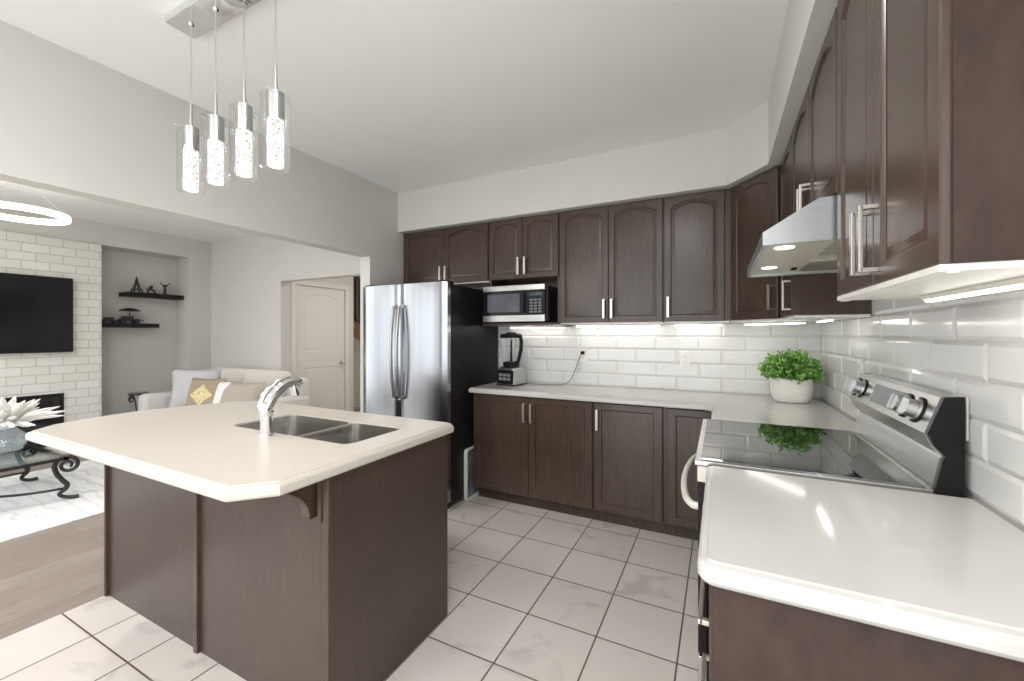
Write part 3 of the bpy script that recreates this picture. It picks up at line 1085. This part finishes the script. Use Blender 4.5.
# ------------------------------------------------------------------ plant
pl = thing('potted_plant', 'bushy green boxwood plant in a white pot on the back corner of the countertop', 'plant', (.422, 3.31, CT))
pl.scale = (.94, .94, .96)
m = MB()
m.lathe([(.080, 0), (.098, .004), (.116, .03), (.126, .09), (.127, .165), (.121, .168), (.117, .16), (.119, .13)], n=32, sq=3.2)
m.build('pot', M['pot'], pl)
MB().lathe([(.1185, .13), (.06, .142), (.001, .145)], n=24, sq=3.2).build('soil', M['soil'], pl)
lf, st = MB(), MB()
rnd = random.Random(3)
for i in range(170):
    a = rnd.uniform(0, 2 * PI)
    el = math.acos(rnd.uniform(-.18, 1))
    d = Vector((math.sin(el) * math.cos(a), math.sin(el) * math.sin(a), math.cos(el) * .85))
    base = Vector((d.x * .06, d.y * .06, .15))
    R = .178 * rnd.uniform(.82, 1.08)
    tip = Vector((d.x * R, d.y * R, .205 + d.z * R * .88))
    st.tube([base, (base + tip) / 2 + Vector((0, 0, .012)), tip], .0016, 5)
    for k in range(15):
        t = rnd.uniform(.35, 1.0)
        c = base.lerp(tip, t) + Vector([rnd.gauss(0, .012) for _ in range(3)])
        u = (d + Vector([rnd.gauss(0, .7) for _ in range(3)])).normalized()
        v = u.cross(Vector([rnd.gauss(0, 1) for _ in range(3)])).normalized()
        n = u.cross(v)
        Ln, Wn = rnd.uniform(.018, .028), rnd.uniform(.008, .012)
        P = [c, c + u * Ln * .3 + v * Wn + n * .003, c + u * Ln * .7 + v * Wn * .9 + n * .002, c + u * Ln, c + u * Ln * .7 - v * Wn * .9 + n * .002, c + u * Ln * .3 - v * Wn + n * .003]
        vs = [lf.bm.verts.new(p) for p in P]
        lf.bm.faces.new(vs)
lf.build('foliage', M['leaf'], pl, ang=180)
st.build('stem', plain('green_stem', (.05, .12, .03), .6), pl)

# ------------------------------------------------------------------ under-cabinet lights
def strip(label, x0, x1, y0, y1, z):
    t = thing('under_cabinet_light', label, 'light', ((x0 + x1) / 2, (y0 + y1) / 2, z), 0, 'under-cabinet light strips')
    hx, hy = (x1 - x0) / 2, (y1 - y0) / 2
    MB().box(-hx, hx, -hy, hy, -.012, 0, .002).build('housing', M['white_melamine'], t)
    MB().box(-hx + .006, hx - .006, -hy + .005, hy - .005, -.017, -.010, .002).build('diffuser', M['led'], t)
    return t


UZ = UB - .010
strip('slim light strip on the wall behind the blender, under the microwave niche', -1.76, -1.22, 3.45, 3.48, UB - .022)
strip('slim light strip under the tall double-door wall cabinet', -1.12, -.42, 3.45, 3.48, UZ)
strip('slim light strip under the single-door wall cabinet left of the corner', -.33, .02, 3.45, 3.48, UZ)
ds = strip('slim light strip under the diagonal corner cabinet above the plant', .07, .55, 3.205, 3.235, UZ)
ds.rotation_euler = (0, 0, an)
strip('slim light strip under the wall cabinet beyond the range hood', .47, .50, 2.50, 2.80, UZ)
strip('slim light strip under the wall cabinet nearest the camera', .47, .50, .90, 1.45, UZ + .02)

# ------------------------------------------------------------------ pendant light over the island
PY = .985
pd = thing('pendant_light', 'four-pendant bubble glass ceiling light hanging over the island', 'light', (-1.74, PY, ZC))
cn = MB().box(-.41, .41, -.058, .058, -.036, 0, .003).build('canopy', M['chrome'], pd)
MB().lathe([(.02, -.044), (.05, -.04), (.062, -.03), (.062, -.026), (.001, -.026)], n=24).build('canopy_boss', M['chrome'], cn)
for xw in (-2.062, -1.873, -1.678, -1.483):
    x = xw + 1.74
    z1 = 2.298 - ZC                 # top of the cap
    p = MB().cyl((x, 0, -.03), (x, 0, z1 + .09), .0022, n=8).build('cord', M['satin'], pd)
    MB().cyl((x, 0, -.046), (x, 0, -.028), .009, .013, 14).build('cord_grip', M['chrome'], p)
    MB().cyl((x, 0, z1 - .001), (x, 0, z1 + .10), .008, .006, 12).build('stem', M['satin'], p)
    cap = MB().lathe([(.030, z1 - .10), (.030, z1), (.026, z1 + .002), (.001, z1 + .003)], (x, 0, 0), 24).build('cap', M['satin'], pd)
    a = .55 + xw
    MB().cyl((x - .068 * math.cos(a), -.068 * math.sin(a), z1 - .012), (x + .068 * math.cos(a), .068 * math.sin(a), z1 - .012), .0022, n=8).build('support_rod', M['chrome'], cap)
    MB().lathe([(.001, z1 - .272), (.026, z1 - .272), (.028, z1 - .268), (.028, z1 - .10), (.001, z1 - .10)], (x, 0, 0), 20).build('crystal_rod', M['crystal'], pd)
    lamp('pendant_glow', (xw, PY, ZC + z1 - .2745), .012, 1.6, (1, .93, .84), 'POINT')
    g = MB()
    ro, ri = .050, .048
    g.lathe([(ri, z1 - .012), (ro, z1 - .012), (ro, z1 - .278), (.046, z1 - .282), (.001, z1 - .282)], (x, 0, 0), 32)
    g = g.build('glass_shade', M['glass'], pd)

# ------------------------------------------------------------------ living room: ring light
RC, RR = Vector((-5.5, 1.31, 2.46)), .29
rl = thing('ring_chandelier', 'glowing ring chandelier hanging in the living room', 'chandelier', tuple(RC))
m = MB()
N = 64
prof = [(-.016, -.024), (.016, -.024), (.022, 0), (.016, .024), (-.016, .024), (-.022, 0)]
rings = [[((RR + a) * math.cos(2 * PI * i / N), (RR + a) * math.sin(2 * PI * i / N), b) for a, b in prof] for i in range(N)]
rings.append(rings[0])
m.loops(rings, cap0=False, cap1=False)
bmesh.ops.remove_doubles(m.bm, verts=m.bm.verts, dist=1e-5)
m.build('ring', M['ring'], rl)
for k in range(3):
    a = 2 * PI * k / 3 + .9
    MB().cyl((RR * math.cos(a), RR * math.sin(a), .02), (0, 0, ZC - RC.z), .0012, n=6).build('suspension_wire', M['satin'], rl)
MB().lathe([(.001, 0), (.06, 0), (.06, -.03), (.001, -.03)], (0, 0, ZC - RC.z), 24).build('canopy', M['chrome'], rl)

# ------------------------------------------------------------------ television wall
XBK = XT + .03
tv = thing('television', 'large black flat-screen television on the white brick wall', 'television', (XBK, 1.27, 1.62))
MB().box(.02, .06, -.76, .76, -.43, .43, .006).build('casing', M['black'], tv)
MB().box(.058, .062, -.75, .75, -.418, .42, .001).build('screen', M['tv'], tv)
MB().box(0, .03, -.2, .2, -.2, .2).build('wall_mount', M['black'], tv)
fp_ = thing('fireplace', 'black glass electric fireplace set in the white brick wall', 'fireplace', (XBK, 1.25, .12))
MB().box(0, .02, -.72, .715, 0, .594, .004).build('frame', M['black'], fp_)
MB().box(.018, .024, -.68, .675, .04, .555, .002).build('glass_front', M['black_gloss'], fp_)


def shelf(label, y0, y1, z):
    t = MB().box(-.24, 0, y0, y1, z - .028, z + .028, .002).build('floating_shelf', M['black'], None, loc=(XT - .12, 0, 0))
    return tag(t, label, 'shelf')


shelf('upper black floating shelf in the wall niche', 2.60, 3.25, 1.93)
shelf('lower black floating shelf in the wall niche', 2.301, 2.955, 1.515)
SXF = XT - .22
Z1, Z2 = 1.958, 1.543
tw = MB()
for a in range(4):
    sx, sy = (1, 1, -1, -1)[a], (1, -1, 1, -1)[a]
    tw.tube([(sx * .05, sy * .05, 0), (sx * .028, sy * .028, .06), (sx * .012, sy * .012, .13), (0, 0, .22)], [.010, .008, .007, .005], 6)
tw.box(-.045, .045, -.045, .045, .045, .055)
tw.box(-.025, .025, -.025, .025, .105, .113)
tag(tw.build('figurine', M['iron'], loc=(SXF, 2.74, Z1)), 'black lattice tower ornament at the left of the upper shelf', 'ornament')
fg = MB()
fg.box(-.05, .05, -.06, .06, 0, .012, .003)
fg.tube([(0, -.045, .01), (0, -.03, .05), (0, .0, .07), (0, .03, .05), (0, .05, .012)], [.010, .012, .016, .012, .010], 8)
fg.ball((0, .005, .10), .02)
fg.tube([(0, .0, .075), (0, -.03, .085), (0, -.05, .06)], .007, 6)
tag(fg.build('figurine', M['iron'], loc=(SXF, 2.90, Z1)), 'low crouching black figurine in the middle of the upper shelf', 'ornament')
fg = MB()
fg.box(-.035, .035, -.035, .035, 0, .012, .003)
fg.tube([(0, 0, .01), (0, 0, .06), (0, 0, .11)], [.016, .019, .014], 8)
for s in (-1, 1):
    fg.tube([(0, 0, .105), (0, s * .03, .14), (0, s * .055, .17)], [.010, .008, .006], 6)
fg.ball((0, 0, .135), .014)
tag(fg.build('figurine', M['iron'], loc=(SXF, 3.06, Z1)), 'black figurine with raised arms at the right of the upper shelf', 'ornament')
fg = MB()
fg.box(-.03, .03, -.09, .09, .018, .045, .008)
fg.box(-.026, .026, -.045, .05, .04, .075, .010)
for y in (-.055, .055):
    for x in (-.032, .032):
        fg.cyl((x - .008, y, .02), (x + .008, y, .02), .02, n=12)
tag(fg.build('toy_car', M['iron'], loc=(SXF, 2.45, Z2)), 'small dark toy car at the left of the lower shelf', 'ornament')
fg = MB()
fg.box(-.05, .05, -.11, .10, .035, .045, .003)
fg.box(-.045, .045, -.08, .03, .045, .095, .008)
fg.cyl((0, 0, .045), (0, 0, .2), .005, n=8)
fg.lathe([(.115, .165), (.10, .18), (.05, .200), (.001, .208)], n=18)
for y in (-.075, .065):
    for x in (-.05, .05):
        fg.cyl((x - .006, y, .032), (x + .006, y, .032), .032, n=14)
fg.tube([(0, .09, .04), (0, .13, .05), (0, .15, .03)], .005, 6)
tag(fg.build('figurine', M['iron'], loc=(SXF, 2.665, Z2)), 'dark model carriage with a canopy on the lower shelf', 'ornament')

# ------------------------------------------------------------------ rug, coffee table, vase
rg_ = MB().box(-.95, .95, -1.6, 1.3, 0, .012, .004).build('rug', M['rug'], loc=(-5.25, 1.2, 0))
tag(rg_, 'pale patterned area rug under the coffee table', 'rug')
TX, TY, TZ = -5.335, .85, .385
tb = thing('coffee_table', 'glass coffee table with black scrolled iron legs on the pale rug', 'table', (TX, TY, .013))
TZ -= .013
TWX, TLY = .47, .58
MB().box(-TWX, TWX, -TLY, TLY, TZ - .012, TZ, .003).build('glass_top', M['glass_table'], tb)
fm = MB()
fm.box(-TWX, TWX, -TLY, -TLY + .03, TZ - .034, TZ - .012)
fm.box(-TWX, TWX, TLY - .03, TLY, TZ - .034, TZ - .012)
fm.box(-TWX, -TWX + .03, -TLY, TLY, TZ - .034, TZ - .012)
fm.box(TWX - .03, TWX, -TLY, TLY, TZ - .034, TZ - .012)
fm.build('frame', M['iron'], tb)
for sx in (-1, 1):
    for sy in (-1, 1):
        pts = []
        u = Vector((sx * .35, sy, 0)).normalized()
        c = Vector((sx * (TWX - .02), sy * (TLY + .0), 0))
        for k in range(30):                                   # scroll head, from its eye outwards
            a = PI - 3.3 * PI * (1 - k / 29)
            r = .020 + .058 * (k / 29) ** 1.2
            pts.append((math.cos(a) * r, TZ - .082 + math.sin(a) * r))
        leg = smooth([pts[-1], (-.062, .225), (-.028, .165), (-.004, .125), (-.018, .09), (-.048, .062), (-.030, .034), (.02, .016), (.065, .014)], 3)
        pts += [tuple(p) for p in leg[1:]]
        m = MB().tube([c + u * a + Vector((0, 0, b)) for a, b in pts], [.010 + .007 * k / 29 for k in range(30)] + [.018] * 12 + [.015] * 12, 8)
        m.build('leg', M['iron'], tb)
sp = []
for k in range(21):
    t = k / 20
    sp.append((.44 * math.cos(PI * t) * 1, (TLY - .03) - .42 * math.sin(PI * t), .10 + .02 * math.sin(PI * t)))
MB().tube(sp, .010, 8).build('stretcher', M['iron'], tb)
MB().tube([(x, -y, z) for x, y, z in sp], .010, 8).build('stretcher', M['iron'], tb)

va = thing('vase', 'clear glass vase of white plumes on the coffee table', 'vase', (-5.50, 1.22, .386))
MB().lathe([(.07, 0), (.09, .01), (.115, .06), (.105, .12), (.06, .17), (.055, .19), (.052, .19), (.055, .168), (.10, .12), (.11, .06), (.085, .014), (.001, .012)], n=28).xform(Matrix.Scale(1.18, 4)).build('glass_body', milk_glass('vase_glass'), va)
fl = MB()
rnd = random.Random(5)
for k in range(70):
    a = rnd.uniform(0, 2 * PI)
    e = rnd.uniform(.25, 1.35)
    Lk = rnd.uniform(.24, .40)
    d = Vector((math.sin(e) * math.cos(a), math.sin(e) * math.sin(a), math.cos(e)))
    b0 = Vector((0, 0, .195)) + Vector((d.x, d.y, 0)) * .02
    b1 = b0 + d * Lk * .5 + Vector((0, 0, .02))
    b2 = b0 + d * Lk - Vector((0, 0, .03))
    fl.tube(smooth([b0, b0.lerp(b1, .6), b1, b2.lerp(b1, .4), b2], 3), [.004, .006, .008, .010, .012, .014, .015, .0155, .015, .013, .010, .006, .002][:13], 7, 1.5)
fl.build('plume', M['feather'], va)

# ------------------------------------------------------------------ sofa with cushions
SO0 = Vector((-5.50, 3.0, 0))
so = thing('sofa', 'light grey upholstered sofa against the living room wall', 'sofa', tuple(SO0))
HWS = .98
MB().box(-HWS, HWS, -.48, .46, .08, .30, .03, 3).build('base', M['sofa'], so)
for x0 in (-HWS + .19, .0):
    MB().box(x0 + .004, x0 + HWS - .194, -.50, .22, .30, .46, .05, 4).build('seat_cushion', M['sofa'], so)
MB().box(-HWS + .02, HWS - .02, .28, .48, .08, .86, .06, 4).build('backrest', M['sofa'], so)
for x0 in (-HWS + .20, .01):
    m = MB().box(x0, x0 + HWS - .21, -.10, .09, -.01, .50, .07, 4)
    m.xform(Matrix.Translation((0, .23, .45)) @ Matrix.Rotation(-.14, 4, 'X'))
    m.build('back_cushion', M['sofa_back'], so)
for s in (-1, 1):
    x0 = s * HWS
    x1 = s * (HWS - .19)
    MB().box(min(x0, x1), max(x0, x1), -.50, .47, .08, .655, .06, 4).build('arm', M['sofa'], so)
for x in (-HWS + .1, HWS - .1):
    for y in (-.40, .38):
        MB().cyl((x, y, 0), (x, y, .085), .02, .028, 12).build('foot', M['stair_dark'], so)


def pillow(label, loc, w, h, th, mat, yaw, lean, roll=0):
    m = MB()
    n = 14
    g = {}
    for sgn in (-1, 1):
        for i in range(n + 1):
            for j in range(n + 1):
                u, v = 2 * i / n - 1, 2 * j / n - 1
                if sgn == 1 and (abs(u) == 1 or abs(v) == 1):
                    g[1, i, j] = g[-1, i, j]
                    continue
                k = (1 - u ** 4) * (1 - v ** 4)
                pinch = 1 - .07 * (abs(u * v)) ** .0 * (1 - abs(u)) * (abs(v) ** 3) - .07 * (1 - abs(v)) * (abs(u) ** 3)
                g[sgn, i, j] = m.bm.verts.new((u * w / 2 * pinch, sgn * th / 2 * k ** .6, v * h / 2 * pinch))
        for i in range(n):
            for j in range(n):
                m.bm.faces.new((g[sgn, i, j], g[sgn, i + 1, j], g[sgn, i + 1, j + 1], g[sgn, i, j + 1]))
    o = m.build('cushion', mat, ang=80)
    o.location = loc
    o.rotation_euler = (lean, roll, yaw)
    tag(o, label, 'cushion', None)
    return o


pillow('large pale grey cushion at the left end of the sofa', (-6.10, 2.98, .69), .56, .52, .16, M['pillow_grey'], math.radians(48), -.22)
tan = pillow('tan cushion with gold embroidery in the middle of the sofa', (-5.58, 2.82, .65), .46, .44, .15, M['pillow_tan'], math.radians(22), -.30)
em = MB()
dm = [(0, -.13), (.15, 0), (0, .13), (-.15, 0)]
em.loops([[(x * .98, -.071, z * .98) for x, z in inset(dm, 0)], [(x, -.078, z) for x, z in inset(dm, .012)]])
for k in range(5):
    for j in range(5):
        if abs(k - 2) + abs(j - 2) <= 2:
            em.ball(((k - 2) * .048, -.078, (j - 2) * .042), .018, (1, .35, .8), 8)
em.build('embroidery', M['gold'], tan)
tp = pillow('taupe cushion with a white end at the right of the sofa', (-4.93, 2.84, .655), .66, .40, .15, M['pillow_taupe'], math.radians(8), -.32)
m = MB()
m.box(-.345, -.13, -.068, .06, -.18, .185, .05, 4)
m.build('white_end', M['rail_white'], tp)

# end table: iron scroll frame and glass top beside the sofa arm
et = thing('end_table', 'small black iron and glass end table beside the sofa arm', 'table', (-6.68, 2.60, 0))
et.scale = (.68, .68, .97)
MB().lathe([(.001, .655), (.150, .655), (.155, .66), (.150, .667), (.001, .667)], n=28).build('glass_top', M['glass_table'], et)
MB().lathe([(.135, .640), (.150, .640), (.150, .655), (.135, .655)], n=28).build('rim', M['iron'], et)
for k in range(3):
    a = 2 * PI * k / 3 + .35
    u = Vector((math.cos(a), math.sin(a), 0))
    pts = []
    for i in range(22):
        b = 3.2 * PI * (1 - i / 21)
        r = .014 + .034 * i / 21
        pts.append((.10 + math.cos(PI - b) * r, .585 + math.sin(PI - b) * r))
    q = pts[-1]
    for i in range(1, 9):
        t = i / 8
        pts.append((q[0] * (1 - t) + .14 * t - .06 * math.sin(PI * t), q[1] * (1 - t) + .01 * t))
    MB().tube([u * p[0] + Vector((0, 0, p[1])) for p in pts], .010, 8).build('leg', M['iron'], et)

# ------------------------------------------------------------------ stairs at the end of the hall
stv = thing('stair_rail', 'oak stair stringer with dark balusters at the end of the hall', 'staircase', (-6.0, 5.6, 0))
MB().prism([(-.9, 1.72), (.9, .84), (.9, 1.16), (-.9, 2.0)], 'y', 0, .10).build('stringer', M['stair_wood'], stv)
for x in (-.65, -.53, -.41, -.29, -.17, -.05, .07, .19, .31, .43, .55, .67, .79):
    zt = 1.58 - x * .467
    MB().box(x - .022, x + .022, .03, .07, zt - .04, zt + .90, .003).build('baluster', M['stair_dark'], stv)
MB().prism([(-.66, 2.71), (.9, 2.02), (.9, 2.08), (-.66, 2.77)], 'y', .02, .08).build('handrail', M['stair_dark'], stv)
